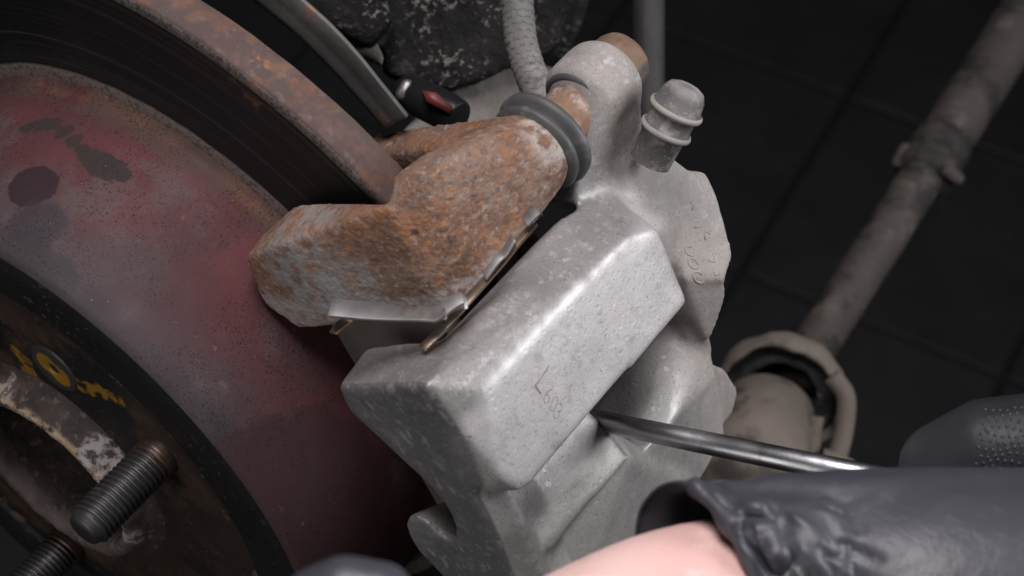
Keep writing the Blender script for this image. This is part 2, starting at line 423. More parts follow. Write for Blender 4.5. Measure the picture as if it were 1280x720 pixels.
stud_mat = material('stud_steel', (.075, .073, .072), [((.14, .085, .06), .9, [('axis', 0, 56, 53.5, 3, 150), ('noise', 160, .35, .55)]), ((.16, .15, .145), .6, [('noise', 160, .58, .7)])], rough=.42, metal=.75, bump=[('noise', 700, .08)], origin=ho)
sp = K(200, 567, 'a', 50); R_S = math.hypot(sp.y, sp.z); A_S = math.atan2(sp.y, sp.z)
for k in range(5):
    an = A_S - k * math.radians(72)
    cy, cz = R_S * math.sin(an), R_S * math.cos(an)
    bm = bmesh.new(); NS = 28; pitch = 1.5; prev = None; H0, H1 = 48.0, 77.5
    rows = int((H1 - H0) / pitch * 8)
    for i in range(rows + 1):
        h = H0 + (H1 - H0) * i / rows; ring = []
        for s in range(NS):
            ph = (h / pitch + s / NS) % 1
            tri = 1 - abs(2 * ph - 1)
            tri = min(1, max(0, tri * 1.5 - .2))
            rr = 4.95 + .78 * tri
            if h < 53: rr = 5.85 - (.1 if h > 52 else 0)
            if h > H1 - 2.0: rr = min(rr, 5.3 - (h - (H1 - 2.0)) * .55)
            a_ = 2 * math.pi * s / NS
            ring.append(bm.verts.new((h, cy + rr * math.cos(a_), cz + rr * math.sin(a_))))
        if prev:
            for s in range(NS): bm.faces.new((prev[s], prev[(s + 1) % NS], ring[(s + 1) % NS], ring[s]))
        prev = ring
    bm.faces.new(prev); 
    bm_obj('wheel_stud', bm, stud_mat, hub)

#%% ------------------------------------------------------------- caliper
co = (-10, 0, 130)
caliper = thing('brake_caliper', 'dusty grey cast aluminium brake caliper stamped with small characters', 'brake caliper', co)
alu = material('dusty_cast_aluminium', ((.455, .432, .428), (.51, .488, .484), 60), [
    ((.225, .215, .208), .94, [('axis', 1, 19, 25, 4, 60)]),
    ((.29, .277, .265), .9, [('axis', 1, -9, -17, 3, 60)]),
    ((.29, .258, .238), .9, [('axis', 0, -36, -54, 12, 50)], {'metal': .05, 'rough': .78}),
    ((.24, .225, .21), .6, [('axis', 0, -20, -50, 14, 50), ('noise', 60, .46, .62, {'seed': 12})]),
    ((.135, .133, .137), .92, [('axis', 0, 33.1, 33.7)]),
    ((.36, .355, .37), .75, [('axis', 0, 33.3, 33.8), ('noise', 230, .55, .65, {'seed': 2, 'stretch': (1, .6, 1)})]),
    ((.38, .37, .36), .35, [('noise', 34, .48, .68, {'seed': 6})]),
    ((.24, .23, .225), .4, [('noise', 180, .54, .68, {'seed': 16})]),
    ((.60, .585, .58), .18, [('noise', 320, .54, .72)]),
    ((.44, .43, .43), .45, [('axis', 1, 20, 28, 6, 60), ('noise', 420, .54, .66, {'seed': 3})]),
    ((.70, .69, .70), .3, [('edge', .515, .56)], {'rough': .36, 'metal': .55}),  # worn edges, made paler and shinier as a painted highlight
    ((.14, .125, .115), .6, [('noise', 1100, .60, .68)]),
    ((.17, .14, .125), .4, [('speck', 620, .06, .11, 2), ('noise', 30, .45, .6, {'seed': 4})]),
    ((.60, .585, .58), .25, [('noise', 900, .58, .70)]),
    ((.24, .228, .22), .3, [('noise', 420, .55, .69, {'seed': 41})]),
    ((.52, .50, .50), .18, [('noise', 300, .56, .74, {'seed': 42, 'stretch': (1, .5, .5)})]),
    ((.13, .115, .105), .5, [('noise', 1500, .58, .66, {'seed': 44})]),
] + [((.58, .565, .575), .5, [('sph', K(x, y, 'r', 150.5), .8, 4.6, 2.4, 160)], {'rough': .41, 'metal': .55}) for x, y in ((612, 560), (606, 530), (606, 500), (616, 478), (634, 459), (652, 441), (670, 423), (688, 405), (706, 387), (724, 369), (742, 351), (760, 333), (778, 315), (796, 299))] + [  # pale glossy band: highlight painted along the plateau's rounded edge
    ((.035, .033, .033), .95, [('sph', K(633, 467, 'r', 151), .8, 1.0, .4, 500)]),
    ((.035, .033, .033), .95, [('sph', K(628, 472, 'r', 151), .7, .9, .4, 500)]),
    ((.035, .033, .033), .95, [('sph', K(617, 491, 'r', 151), .6, .85, .3, 500)]),
], rough=.5, metal=.4, bump=[('noise', 1900, .045), ('noise', 700, .04), ('pit', 480, .03)], rough_noise=(120, .42, .58), origin=co)
alu_dust = material('dusty_casting_mark', ((.29, .26, .24), (.33, .295, .27), 200), rough=.85, bump=[('noise', 900, .2)], origin=co)
bm = bmesh.new()
V = Vector
def drop(pts, r): return [V((p.x, p.y, r)) for p in pts]
# bridge plateau
AO = 34.5
top = [K(x, y, 'r', 152) for x, y in ((608, 487), (786, 296), (824, 285), (862, 380), (740, 517), (656, 616), (630, 602))]
end = [K(x, y, 'a', AO) for x, y in ((530, 480), (530, 513), (566, 574), (587, 615))]
hull(bm, top + end + [V((AO - 2, 30, 132)), V((AO, 6, 132)), V((-44, 6, 131)), V((-44, 18, 131))])
# sloping shoulder towards the bracket
sh = [K(x, y, 'r', 139) for x, y in ((546, 440), (610, 402), (647, 355), (681, 310), (696, 274), (760, 238), (848, 245), (862, 278), (848, 322))]
hull(bm, sh + [V((p.x, p.y - 11, 131)) for p in sh] + [K(602, 482, 'r', 148), K(786, 292, 'r', 147), K(820, 290, 'r', 146)] + [K(530, 480, 'a', AO - 1), V((AO - 3, 29, 133))])
hull(bm, top[:3] + sh[:6] + [V((p.x, p.y - 11, 132)) for p in sh[:6]] + [K(530, 480, 'a', AO - .6)])
# outboard fingers
def plate(pts, a1=AO, a0=19, dt=0):
    f = [K(x, y, 'a', a1) for x, y in pts]
    hull(bm, f + [V((a0, p.y + dt, p.z)) for p in f])
f1 = [K(x, y, 'a', AO) for x, y in ((419, 484), (434, 514), (505, 578), (531, 604), (566, 574), (530, 513), (530, 480))]
hull(bm, f1 + [V((22, 30, 114)), V((19, 31, 130)), V((18, 31, 138)), V((19, 5, 116)), V((19, 0, 131))])
arch = [(500, 520), (505, 578), (531, 604), (549, 625), (561, 645), (567, 662), (563, 676), (548, 668), (532, 652), (518, 643), (508, 645), (504, 657), (510, 674), (522, 692), (540, 710), (556, 728), (590, 790), (680, 790), (646, 735), (626, 695), (607, 650), (587, 613), (566, 574), (540, 520)]
fp = [K(x, y, 'a', AO) for x, y in arch]
bp = [V((17, p.y - (9 if 5 < k < 12 else 3 if 2 < k < 6 else 0), p.z)) for k, p in enumerate(fp)]
va = [bm.verts.new(p) for p in fp]; vb = [bm.verts.new(p) for p in bp]
bm.faces.new(va); bm.faces.new(vb[::-1])
for k in range(len(va)): bm.faces.new((va[k], vb[k], vb[(k + 1) % len(va)], va[(k + 1) % len(va)]))
# ramp and rib
val = [K(655, 624, 'r', 138), K(742, 520, 'r', 136), K(700, 573, 'r', 137)]
rib = [K(690, 690, 'r', 140), K(790, 570, 'r', 140), K(672, 686, 'r', 140)]
hull(bm, val + rib + [V((p.x, p.y + 10, p.z - 3)) for p in val] + drop(val, 130) + drop(rib, 130))
oute = [K(x, y, 'a', AO) for x, y in ((587, 613), (619, 676), (634, 722), (655, 790))]
hull(bm, oute + [K(636, 612, 'r', 147), K(652, 640, 'r', 142), K(676, 688, 'r', 140.5), K(700, 770, 'r', 138), V((20, 4, 131)), V((AO, 6, 131)), V((14, -50, 125))])
# lower body below the rib
lo = [K(691, 694, 'r', 137.3), K(793, 572, 'r', 137), K(874, 606, 'r', 126), K(790, 740, 'r', 128), K(700, 790, 'r', 136)]
hull(bm, lo + drop(lo, 112) + [V((p.x, p.y + 9, p.z - 2)) for p in lo[:2]])
# piston housing facets
fa = [K(735, 520, 'r', 117), K(795, 440, 'r', 122), K(866, 380, 'r', 129), K(889, 425, 'r', 132), K(896, 472, 'r', 132.5), K(838, 533, 'r', 134), K(785, 562, 'r', 130)]
hull(bm, fa + drop(fa, 105))
fb = [K(838, 533, 'r', 133.5), K(896, 470, 'r', 132), K(908, 543, 'r', 123), K(874, 606, 'r', 125), K(790, 575, 'r', 134), K(800, 610, 'r', 131)]
hull(bm, fb + drop(fb, 100))
fc = [K(893, 454, 'r', 130), K(908, 461, 'r', 126), K(925, 488, 'r', 122), K(917, 519, 'r', 121), K(893, 545, 'r', 122), K(870, 470, 'r', 130)]
hull(bm, fc + drop(fc, 100))
# inboard end
ga = [K(856, 212, 'r', 139), K(884, 215, 'r', 138), K(897, 246, 'r', 142), K(919, 322, 'r', 144), K(908, 353, 'r', 144), K(856, 350, 'r', 141), K(832, 250, 'r', 139)]
hull(bm, ga + drop(ga, 110))
gb = [K(908, 350, 'r', 143), K(910, 368, 'r', 141), K(900, 404, 'r', 138), K(886, 430, 'r', 135), K(856, 394, 'r', 135), K(854, 345, 'r', 141)]
hull(bm, gb + drop(gb, 108))
hull(bm, [K(850, 390, 'r', 133), K(890, 420, 'r', 134), K(896, 470, 'r', 131.5), K(860, 430, 'r', 131.5)] + drop(gb[2:4], 110) + drop(fa[2:5], 108))
# shoulder below the bleed nipple
gc = [K(718, 254, 'r', 138), K(846, 250, 'r', 141), K(864, 213, 'r', 139), K(830, 190, 'r', 138), K(800, 168, 'r', 140), K(742, 172, 'r', 140), K(718, 225, 'r', 138)]
hull(bm, gc + drop(gc, 112))
# ear round the guide bolt
PT, PR = 46.0, 134.0
def disk(a_, rad, n=28, t0=PT, r0=PR): return [V((a_, t0 + rad * math.cos(2 * math.pi * i / n), r0 + rad * math.sin(2 * math.pi * i / n))) for i in range(n)]
hull(bm, disk(-48.5, 9.6) + disk(-50, 10.6) + disk(-60, 10.4) + disk(-63, 8.6))
hull(bm, disk(-49, 10.0) + disk(-60, 10.0) + [K(728, 212, 'r', 139), K(735, 245, 'r', 138), K(806, 184, 'r', 140), K(797, 140, 'r', 139), V((-62, 22, 122)), V((-46, 22, 122))])
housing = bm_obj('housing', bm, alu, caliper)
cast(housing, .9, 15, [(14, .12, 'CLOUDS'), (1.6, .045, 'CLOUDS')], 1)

# surface lookup in the brake frame
def bvh_of(o):
    return BVHTree.FromPolygons([v.co.copy() for v in o.data.vertices], [p.vertices[:] for p in o.data.polygons])
hb = bvh_of(housing); cov = V(co)
def on_housing(x, y, lift=0):
    d = rayv(x, y); dd = V((AX.dot(d), TC.dot(d), RC.dot(d))).normalized(); o0 = to_brake(V((0, 0, 0)))
    loc, nor, i, dist = hb.ray_cast((o0 - cov) * .001, dd)
    if loc is None: return None
    return loc * 1000 + cov + nor * lift
mark_mat = material('stamped_ink', (.19, .182, .182), rough=.7)
for stroke in ([(686, 457), (669, 482)], [(669, 482), (676, 492)]):
    bm = bmesh.new(); pts = [on_housing(stroke[0][0] + (stroke[1][0] - stroke[0][0]) * i / 8, stroke[0][1] + (stroke[1][1] - stroke[0][1]) * i / 8) for i in range(9)]
    tube(bm, pts, .17, 6); bm_obj('stamped_stroke', bm, mark_mat, caliper)
def glyph(strokes, base, ex, ey):
    """Stroke lettering laid on the casting: ex along the baseline, ey upward (pixels)."""
    for s in strokes:
        pts = [on_housing(base[0] + ex[0] * x + ey[0] * y, base[1] + ex[1] * x + ey[1] * y) for x, y in s]
        pts = [p for p in pts if p is not None]
        if len(pts) > 1: yield pts
def arc(cx, cy, rx, ry, a0, a1, n=14): return [(cx + rx * math.cos(math.radians(a0 + (a1 - a0) * i / n)), cy + ry * math.sin(math.radians(a0 + (a1 - a0) * i / n))) for i in range(n + 1)]
six = [arc(.5, .28, .42, .28, 0, 360), arc(.95, .35, .87, .7, 100, 185)]
zero = [arc(.5, .5, .42, .5, 0, 360)]
three = [arc(.42, .74, .42, .26, 150, -90) + arc(.42, .25, .45, .27, 90, -150)]
for ch, b in ((six, (678, 500)), (zero, (685.5, 510)), (three, (691, 519))):
    for pts in glyph(ch, b, (6, 6.5), (7.5, -17)):
        bm = bmesh.new(); tube(bm, pts, .09, 5); bm_obj('stamped_stroke', bm, mark_mat, caliper)
raised = [(arc(.5, .5, .5, .5, 40, 330), (868, 352), (13, 3), (-3, -14)), (arc(.5, .5, .5, .5, 0, 360), (862, 334), (12, 3), (-3, -13)), (arc(.5, .5, .5, .5, 60, 300), (858, 318), (12, 3), (-3, -12)),
          ([(0, 0), (1, 0), (1, 1)], (886, 325), (8, 3), (-3, -12)), ([(0, 1), (.2, 0), (1, .3)], (893, 343), (7, 3), (-3, -12)), ([(0, 0), (.1, 1), (1, .8)], (882, 300), (8, 2), (-3, -12)),
          ([(0, 0), (.6, .5), (0, 1)], (865, 262), (7, 2), (-2, -10)), ([(0, 0), (1, .2), (1, 1)], (868, 284), (8, 2), (-2, -10))]
for st, b, ex, ey in raised:
    for pts in glyph([st], b, ex, ey):
        bm = bmesh.new(); tube(bm, [p + V((0, 0, -.14)) for p in pts], .32, 8); bm_obj('raised_character', bm, alu_dust, caliper)

rust_pin = material('rusty_pin', ((.17, .085, .05), (.25, .165, .125), 200), [((.42, .37, .35), .8, [('noise', 120, .5, .62, {'seed': 3})]), ((.10, .06, .045), .8, [('noise', 200, .56, .66)])], rough=.75, bump=[('noise', 400, .4)], origin=co)
pin_ax = (V((0, PT, PR)), V((1, 0, 0)))
bm = bmesh.new(); lathe(bm, [(-52, 0), (-52, 7.0), (-38, 7.0), (-36, 6.8), (-36, 0)], 48, pin_ax); bm_obj('guide_pin', bm, rust_pin, caliper)
rubber = material('grey_black_rubber', ((.055, .055, .058), (.085, .083, .084), 60), [((.17, .16, .155), .6, [('noise', 130, .52, .7)]), ((.24, .23, .225), .5, [('speck', 500, .05, .1), ('noise', 70, .45, .6)])], rough=.6, bump=[('noise', 500, .08)], origin=co)
bm = bmesh.new(); lathe(bm, [(-48.3, 7.0), (-47.7, 7.6), (-47.7, 8.5), (-48.5, 9.1), (-50, 9.1)], 48, pin_ax); bm_obj('rubber_bush', bm, rubber, caliper)
bolt_mat = material('rusty_bolt_head', ((.14, .08, .052), (.20, .135, .10), 160), [((.10, .085, .085), .9, [('noise', 75, .5, .6, {'seed': 4})]), ((.42, .17, .06), .8, [('noise', 140, .58, .7)])], rough=.7, metal=.2, bump=[('noise', 350, .35)], origin=co)
bm = bmesh.new()
hexp = []
for a_, sc in ((-61, 1), (-67.5, 1), (-69.2, .82)):
    for i in range(6):
        for dd in (-.26, 0, .26):
            hexp.append(V((a_, PT + 7.6 * sc * math.cos(math.pi / 3 * i + dd + .3), PR + 7.6 * sc * math.sin(math.pi / 3 * i + dd + .3))))
hull(bm, hexp)
o = bm_obj('guide_bolt', bm, bolt_mat, caliper); cast(o, .5, 5, [(3, .4, 'CLOUDS')])
# bleed nipple with its dust cap
b0 = to_brake(P(819, 188, 478)); bdir = to_brake(P(819, 188, 478) + V((.41, .82, .40)).normalized() * 10) - b0
bax = (b0, bdir)
cap_mat = material('dusty_rubber_cap', ((.06, .058, .058), (.12, .115, .11), 90), [((.26, .24, .225), .7, [('noise', 200, .5, .64)]), ((.30, .28, .26), .6, [('noise', 700, .58, .66)]), ((.09, .088, .088), .6, [('noise', 50, .52, .68, {'seed': 3})]), ((.42, .39, .37), .6, [('edge', .52, .58)])], rough=.75, bump=[('noise', 600, .15)], origin=co)
bm = bmesh.new()
lathe(bm, [(-3, 5.0), (4.6, 5.2), (4.9, 5.9), (5.4, 6.25), (6.0, 6.2), (6.4, 5.5), (10.0, 5.4), (10.3, 6.2), (10.8, 6.55), (11.5, 6.4), (12.0, 5.75), (15, 5.3), (16.6, 4.4), (17.3, 3.0), (17.5, 1.1), (16.8, .8), (16.6, 0)], 56, bax)
for v in bm.verts: v.co += noise.noise_vector(v.co * .3) * .08
bm_obj('bleeder_cap', bm, cap_mat, caliper)
rib_mat = material('dust_on_rubber', ((.30, .275, .255), (.22, .205, .195), 160), rough=.85, origin=co)
for h_, r_ in ((5.65, 6.1), (11.15, 6.4)):
    bm = bmesh.new(); lathe(bm, [(h_ - .75, r_ - .4), (h_ - .5, r_ + .12), (h_, r_ + .25), (h_ + .5, r_ + .12), (h_ + .75, r_ - .4), (h_ - .75, r_ - .4)], 56, bax)
    for v in bm.verts: v.co += noise.noise_vector(v.co * .3) * .08
    bm_obj('cap_rib', bm, rib_mat, caliper)

#%% ------------------------------------------------------------- bracket
bo = (0, 50, 130)
bracket = thing('caliper_bracket', 'rust covered L shaped caliper bracket reaching over the disc rim', 'bracket', bo)
rust = material('pitted_rust', ((.185, .098, .062), (.125, .07, .05), 110), [
    ((.215, .155, .128), .65, [('noise', 60, .46, .62, {'seed': 11})]),
    ((.32, .265, .24), .55, [('noise', 600, .52, .64, {'seed': 2})]),
    ((.30, .125, .045), .6, [('noise', 700, .53, .63, {'seed': 5})]),
    ((.075, .042, .03), .55, [('noise', 500, .53, .63, {'seed': 7})]),
    ((.27, .115, .05), .55, [('noise', 70, .5, .64, {'seed': 21})]),
    ((.40, .17, .05), .5, [('noise', 330, .58, .66, {'seed': 25}), ('noise', 60, .45, .6, {'seed': 26})]),
    ((.30, .28, .27), .7, [('axis', 1, 41, 37.5, 3, 120), ('noise', 300, .38, .55, {'seed': 28})]),
    ((.225, .22, .222), .95, [('sph', K(380, 350, 'a', 20), 7, 15, 7, 90), ('noise', 260, .38, .56, {'seed': 9})]),
    ((.23, .222, .222), .9, [('sph', K(440, 372, 'a', 19), 6, 12, 6, 90), ('noise', 260, .38, .55, {'seed': 39})]),
    ((.23, .215, .215), .85, [('sph', K(350, 400, 'a', 20), 6, 14, 6, 90), ('noise', 260, .42, .56, {'seed': 9})]),
    ((.27, .24, .23), .75, [('sph', K(420, 265, 'a', 6), 8, 18, 6, 90), ('noise', 240, .42, .58, {'seed': 19})]),
    ((.38, .34, .33), .8, [('sph', K(660, 250, 'r', 133), 8, 14, 4, 90), ('noise', 200, .42, .56, {'seed': 3})]),
    ((.40, .37, .35), .7, [('sph', K(690, 165, 'r', 142), 6, 11, 4, 90), ('noise', 200, .4, .56, {'seed': 3})]),
    ((.55, .27, .08), .6, [('speck', 420, .06, .12), ('noise', 60, .45, .6)]),
    ((.022, .018, .017), .95, [('sph', K(489, 285, 'r', 133.6), 1.7, 2.0, 1.8, 300)]),
    ((.022, .018, .017), .95, [('sph', K(533, 247, 'r', 137), 1.5, 1.9, 1.6, 400)]),
    ((.03, .025, .024), .9, [('sph', K(562, 295, 'r', 137.5), 1.5, 1.9, 1.4, 400)]),
    ((.03, .025, .024), .9, [('sph', K(521, 291, 'r', 136), 1.2, 1.6, 1.4, 400)]),
    ((.035, .025, .022), .8, [('sph', K(637, 218, 'r', 140), 2.2, 2.9, 2.4, 300)]),
    ((.02, .016, .016), .95, [('sph', K(578, 174, 'r', 129), 2.6, 3.0, 1.8, 400)]),
], rough=.8, bump=[('noise', 420, .6), ('noise', 1000, .4)], origin=bo)
bm = bmesh.new()
# arm across the rim to the pin boss
arm = [K(x, y, 'r', 139.3) for x, y in ((606, 345), (588, 335), (562, 250), (524, 220), (564, 192))]
arm_edge = [K(598, 372, 'r', 137), K(484, 260, 'r', 132.5), K(545, 389, 'r', 131), K(562, 392, 'r', 134), K(586, 384, 'r', 136)]
hull(bm, arm + arm_edge + [V((p.x, p.y, 130.6)) for p in arm] + disk(-28, 10.6, 28, 47, 134.5) + disk(-31, 9.6, 28, 47, 134.5))
# leg down the outer face
fr = [K(x, y, 'a', 20) for x, y in ((306, 322), (330, 382), (372, 412), (412, 404), (350, 304))]
bk = [K(x, y, 'a', 6) for x, y in ((330, 292), (372, 254), (480, 256))]
cn = [K(548, 390, 'r', 132), K(560, 350, 'r', 135.5), K(530, 258, 'r', 136.5), K(482, 257, 'r', 133.5), K(440, 398, 'a', 19)]
hull(bm, fr + bk + cn + [V((6, p.y, p.z)) for p in fr[1:4]] + [V((6, 42, 131))])
# inboard web to the knuckle
wb = [K(466, 168, 'a', -28), K(525, 157, 'a', -28), K(580, 160, 'a', -28), K(625, 143, 'a', -28), K(650, 200, 'a', -26), K(560, 225, 'a', -28), K(505, 200, 'a', -28)]
hull(bm, wb + [V((p.x + 9, p.y - 1, p.z)) for p in wb])
bbody = bm_obj('bracket_body', bm, rust, bracket)
cast(bbody, .9, 12, [(14, .2, 'CLOUDS'), (2.2, .3, 'CLOUDS'), (1.0, .35, 'CLOUDS')], 1)
boot_mat = material('dust_boot_rubber', ((.048, .048, .05), (.075, .074, .075), 50), [((.2, .19, .19), .55, [('noise', 120, .52, .68)])], rough=.55, bump=[('noise', 500, .08)], origin=bo)
bm = bmesh.new()
lathe(bm, [(-29.5, 9.0), (-30.6, 11.2), (-31.3, 11.7), (-32.2, 11.4), (-32.7, 9.8), (-33.1, 9.7), (-33.6, 11.8), (-34.6, 12.6), (-35.8, 12.4), (-36.6, 11.0), (-36.8, 8.8), (-36.6, 6.1)], 72, (V((0, 46.5, 134.2)), V((1, 0, 0))))
bm_obj('pin_boot', bm, boot_mat, bracket)

# spring clips (each can be lifted off, but all ride on the bracket)
clip_steel = material('clip_steel', ((.40, .39, .39), (.27, .26, .26), 120), [((.16, .135, .12), .6, [('noise', 80, .5, .66)])], rough=.5, metal=.85, bump=[('noise', 300, .05)], origin=bo)
clip_brass = material('heat_tinted_clip', ((.36, .26, .18), (.22, .17, .13), 80), [((.42, .38, .35), .6, [('noise', 70, .5, .66)])], rough=.35, metal=.85, bump=[('noise', 300, .05)], origin=bo)
def Kc(x, y, z): return to_brake(P(x, y, z))
def clip_bevel(o):
    m = o.modifiers.new('bevel', 'BEVEL'); m.width = .0001; m.segments = 2
def strip(name, top_px, bot_px, th, mat_, n=6, near=5.0):
    """Strip between an upper and a lower edge line, pixels with depths."""
    tp = spline([Kc(x, y, z - near) for x, y, z in top_px], n); bt = spline([Kc(x, y, z - near) for x, y, z in bot_px], n)
    bm = bmesh.new(); ribbon(bm, tp, [b - t for t, b in zip(tp, bt)], th)
    return bm_obj(name, bm, mat_, bracket, mods=clip_bevel)
strip('spring_clip', [(415, 374, 452), (470, 380, 450), (525, 385, 448), (547, 383, 447), (556, 387, 446)], [(410, 395, 448), (466, 400, 446), (525, 401, 444), (545, 402, 443), (556, 392, 443)], .7, clip_steel)
strip('spring_clip', [(545, 390, 446), (542, 386, 448), (552, 379, 448), (566, 370, 448), (576, 367, 448), (581, 371, 447), (582, 377, 446)], [(558, 399, 445), (557, 396, 446), (563, 390, 446), (573, 383, 446), (580, 380, 446), (582, 382, 446), (583, 386, 445)], .7, clip_steel)
strip('spring_clip', [(652, 272, 449), (662, 262, 449), (671, 257, 449), (676, 261, 448)], [(660, 283, 447), (669, 274, 447), (677, 268, 447), (679, 271, 446)], .6, clip_steel)
strip('spring_clip', [(640, 292, 451), (628, 312, 451), (618, 322, 450), (604, 342, 450)], [(644, 301, 449), (633, 320, 449), (625, 328, 449), (608, 350, 449)], .6, clip_steel)
strip('spring_clip', [(664, 278, 452), (642, 302, 452), (621, 327, 452), (600, 351, 452), (582, 370, 452), (553, 402, 451), (524, 433, 450)], [(672, 281, 451), (650, 306, 451), (630, 331, 451), (609, 355, 451), (590, 377, 451), (561, 410, 450), (532, 439, 449)], .8, clip_brass)
strip('spring_clip', [(432, 396, 456), (420, 404, 455), (412, 416, 454)], [(441, 402, 455), (430, 410, 454), (420, 418, 453)], .8, clip_brass)

#%% ------------------------------------------------------------- pads
pad_dark = material('pad_friction', ((.20, .14, .11), (.27, .20, .165), 120), [((.22, .12, .075), .6, [('noise', 150, .56, .68)])], rough=.85, bump=[('noise', 500, .3)])
pad_plate = material('pad_plate_paint', ((.06, .052, .047), (.10, .08, .07), 60), [((.18, .11, .075), .7, [('noise', 100, .52, .66)])], rough=.6, bump=[('noise', 400, .1)])
def box_bm(bm, a0, a1, t0, t1, r0, r1):
    hull(bm, [V((a_, t_, r_)) for a_ in (a0, a1) for t_ in (t0, t1) for r_ in (r0, r1)])
def small_bevel(o):
    m = o.modifiers.new('bevel', 'BEVEL'); m.width = .0005; m.segments = 2
for lab, s in (('outer brake pad wedged behind the bracket leg and the caliper finger', 1), ('inner brake pad seen through the gap beside the bracket arm', -1)):
    a_in = .3 if s > 0 else -9.9
    f0, f1, p1 = a_in, a_in + s * 7.5, a_in + s * 12.5
    pad = thing('brake_pad', lab, 'brake pad', (f1, 0, 100), group='brake pads inside the caliper')
    bm = bmesh.new(); box_bm(bm, f0, f1, -36, 1.5, 92, 117); box_bm(bm, f0, f1, 3, 32, 92, 128); bm_obj('friction_block', bm, pad_dark, pad, smooth=False, mods=small_bevel)
    bm = bmesh.new(); box_bm(bm, f1, p1, -38, 2, 90, 119); box_bm(bm, f1 + .05 * s, p1 - .05 * s, 1.5, 33, 90, 131.5); box_bm(bm, f1 + .1 * s, p1 - .1 * s, 31, 36, 101, 114)
    bm_obj('backing_plate', bm, pad_plate, pad, smooth=False, mods=small_bevel)
    bm = bmesh.new(); box_bm(bm, f1 + .6 * s, p1 - .6 * s, 14, 22, 131, 132.6); bm_obj('locating_tab', bm, pad_plate, pad, smooth=False, mods=small_bevel)

#%% ------------------------------------------------------------- splash shield, hose, background
shield = thing('splash_shield', 'grey curved edge of the dust shield behind the disc rim', 'dust shield', tuple(K(400, 75, 'a', -26)))
sh_o = ORIG[shield.name]
shield_mat = material('shield_steel', ((.10, .095, .096), (.16, .15, .143), 60), [((.045, .045, .05), .8, [('noise', 30, .5, .64)]), ((.28, .14, .08), .7, [('noise', 110, .62, .7)])], rough=.55, metal=.3, bump=[('noise', 400, .15)], origin=sh_o)
inn = spline([K(x, y, 'a', -25) for x, y in ((230, -75), (270, -38), (315, 2), (360, 38), (402, 78), (440, 118), (478, 162))], 8)
out = spline([K(x, y, 'a', -25) for x, y in ((300, -75), (335, -40), (376, 0), (412, 33), (446, 70), (476, 108), (508, 148))], 8)
bm = bmesh.new(); rows = []
for i_, o_ in zip(inn, out):
    w = o_ - i_; up = V((1, 0, 0))
    cs = [(0, -3), (0, -1.0), (.05, 0), (.15, .7), (.30, .7), (.42, .1), (.55, -.2), (.94, -.3), (.97, -.6), (.9, -1.6)]
    rows.append([bm.verts.new(i_ + w * f_ + up * (h_ * 1.2)) for f_, h_ in cs])
for A, Bn in zip(rows, rows[1:]):
    for k in range(len(A)): bm.faces.new((A[k], A[(k + 1) % len(A)], Bn[(k + 1) % len(A)], Bn[k]))
bm.faces.new(rows[0]); bm.faces.new(rows[-1][::-1])
bm_obj('shield_lip', bm, shield_mat, shield, mods=edge_split)

CAMF = CAM_M
hose = thing('brake_hose', 'grey braided brake hose curving down behind the bracket', 'hose', tuple(P(655, 60, 545)), frame=CAMF)
hose_mat = material('braided_hose', ((.12, .115, .112), (.2, .19, .18), 90), [((.05, .05, .05), .6, [('noise', 140, .54, .66)]), ((.32, .3, .28), .5, [('noise', 220, .58, .7)])], rough=.8, bump=[('noise', 500, .25), ('cell', 900, .12)])
hp_ = spline([P(640, -60, 555), P(645, -20, 555), P(648, 20, 553), P(651, 50, 550), (P(659, 80, 547)), P(670, 108, 543), P(684, 140, 540)], 10)
bm = bmesh.new(); tube(bm, hp_, [4.3 + .22 * math.sin(i * 2.1) for i in range(len(hp_))], 28); bm_obj('hose_body', bm, hose_mat, hose)
bm = bmesh.new()
for k in range(20):
    pts = []
    for i, p in enumerate(hp_):
        d = (hp_[min(i + 1, len(hp_) - 1)] - hp_[max(i - 1, 0)]).normalized(); e = d.orthogonal().normalized(); e_2 = d.cross(e)
        an = (1 if k % 2 else -1) * i * .30 + k * .3142
        pts.append(p + (e * math.cos(an) + e_2 * math.sin(an)) * 4.25)
    tube(bm, spline(pts, 3), .10, 4)
bm_obj('braid', bm, hose_mat, hose)

kn = thing('steering_knuckle', 'dirty black and grey iron knuckle casting out of focus behind the bracket', 'knuckle', tuple(P(530, 80, 640)), frame=CAMF)
kn_o = ORIG[kn.name]
kn_mat = material('dirty_cast_iron', ((.008, .0075, .0075), (.018, .017, .016), 26), [((.22, .205, .19), .7, [('noise', 520, .52, .64), ('noise', 45, .44, .6, {'seed': 8})]), ((.085, .078, .07), .8, [('noise', 30, .56, .66, {'seed': 5}), ('noise', 200, .4, .6)]), ((.005, .005, .005), .8, [('noise', 34, .5, .62, {'seed': 3})])], rough=.85, bump=[('noise', 130, 2.5), ('noise', 400, 1.0)], origin=kn_o, spec=.15)
kn_light = material('dusty_cast_iron', ((.15, .137, .125), (.21, .19, .172), 24), [((.05, .065, .06), .7, [('noise', 40, .52, .66)])], rough=.85, bump=[('noise', 160, .8)], origin=kn_o)
def blob(name, pts, mat_, parent, it=10, voxel=1.6, relief=2.5):
    bm = bmesh.new()
    for h_ in pts: hull(bm, h_)
    o = bm_obj(name, bm, mat_, parent); cast(o, voxel, it, [(14, relief, 'CLOUDS'), (4, relief * .5, 'CLOUDS')]); return o
def slab(px, z0, z1): return [P(x, y, z0) for x, y in px] + [P(x * z1 / z1, y, z1) for x, y in px]
blob('knuckle_body', [slab([(465, -60), (500, 40), (480, 95), (560, 115), (625, 90), (700, 60), (715, -60)], 590, 650),
                      slab([(380, -60), (365, 0), (420, 40), (462, 62), (490, 30), (480, -60)], 570, 640)], kn_mat, kn)
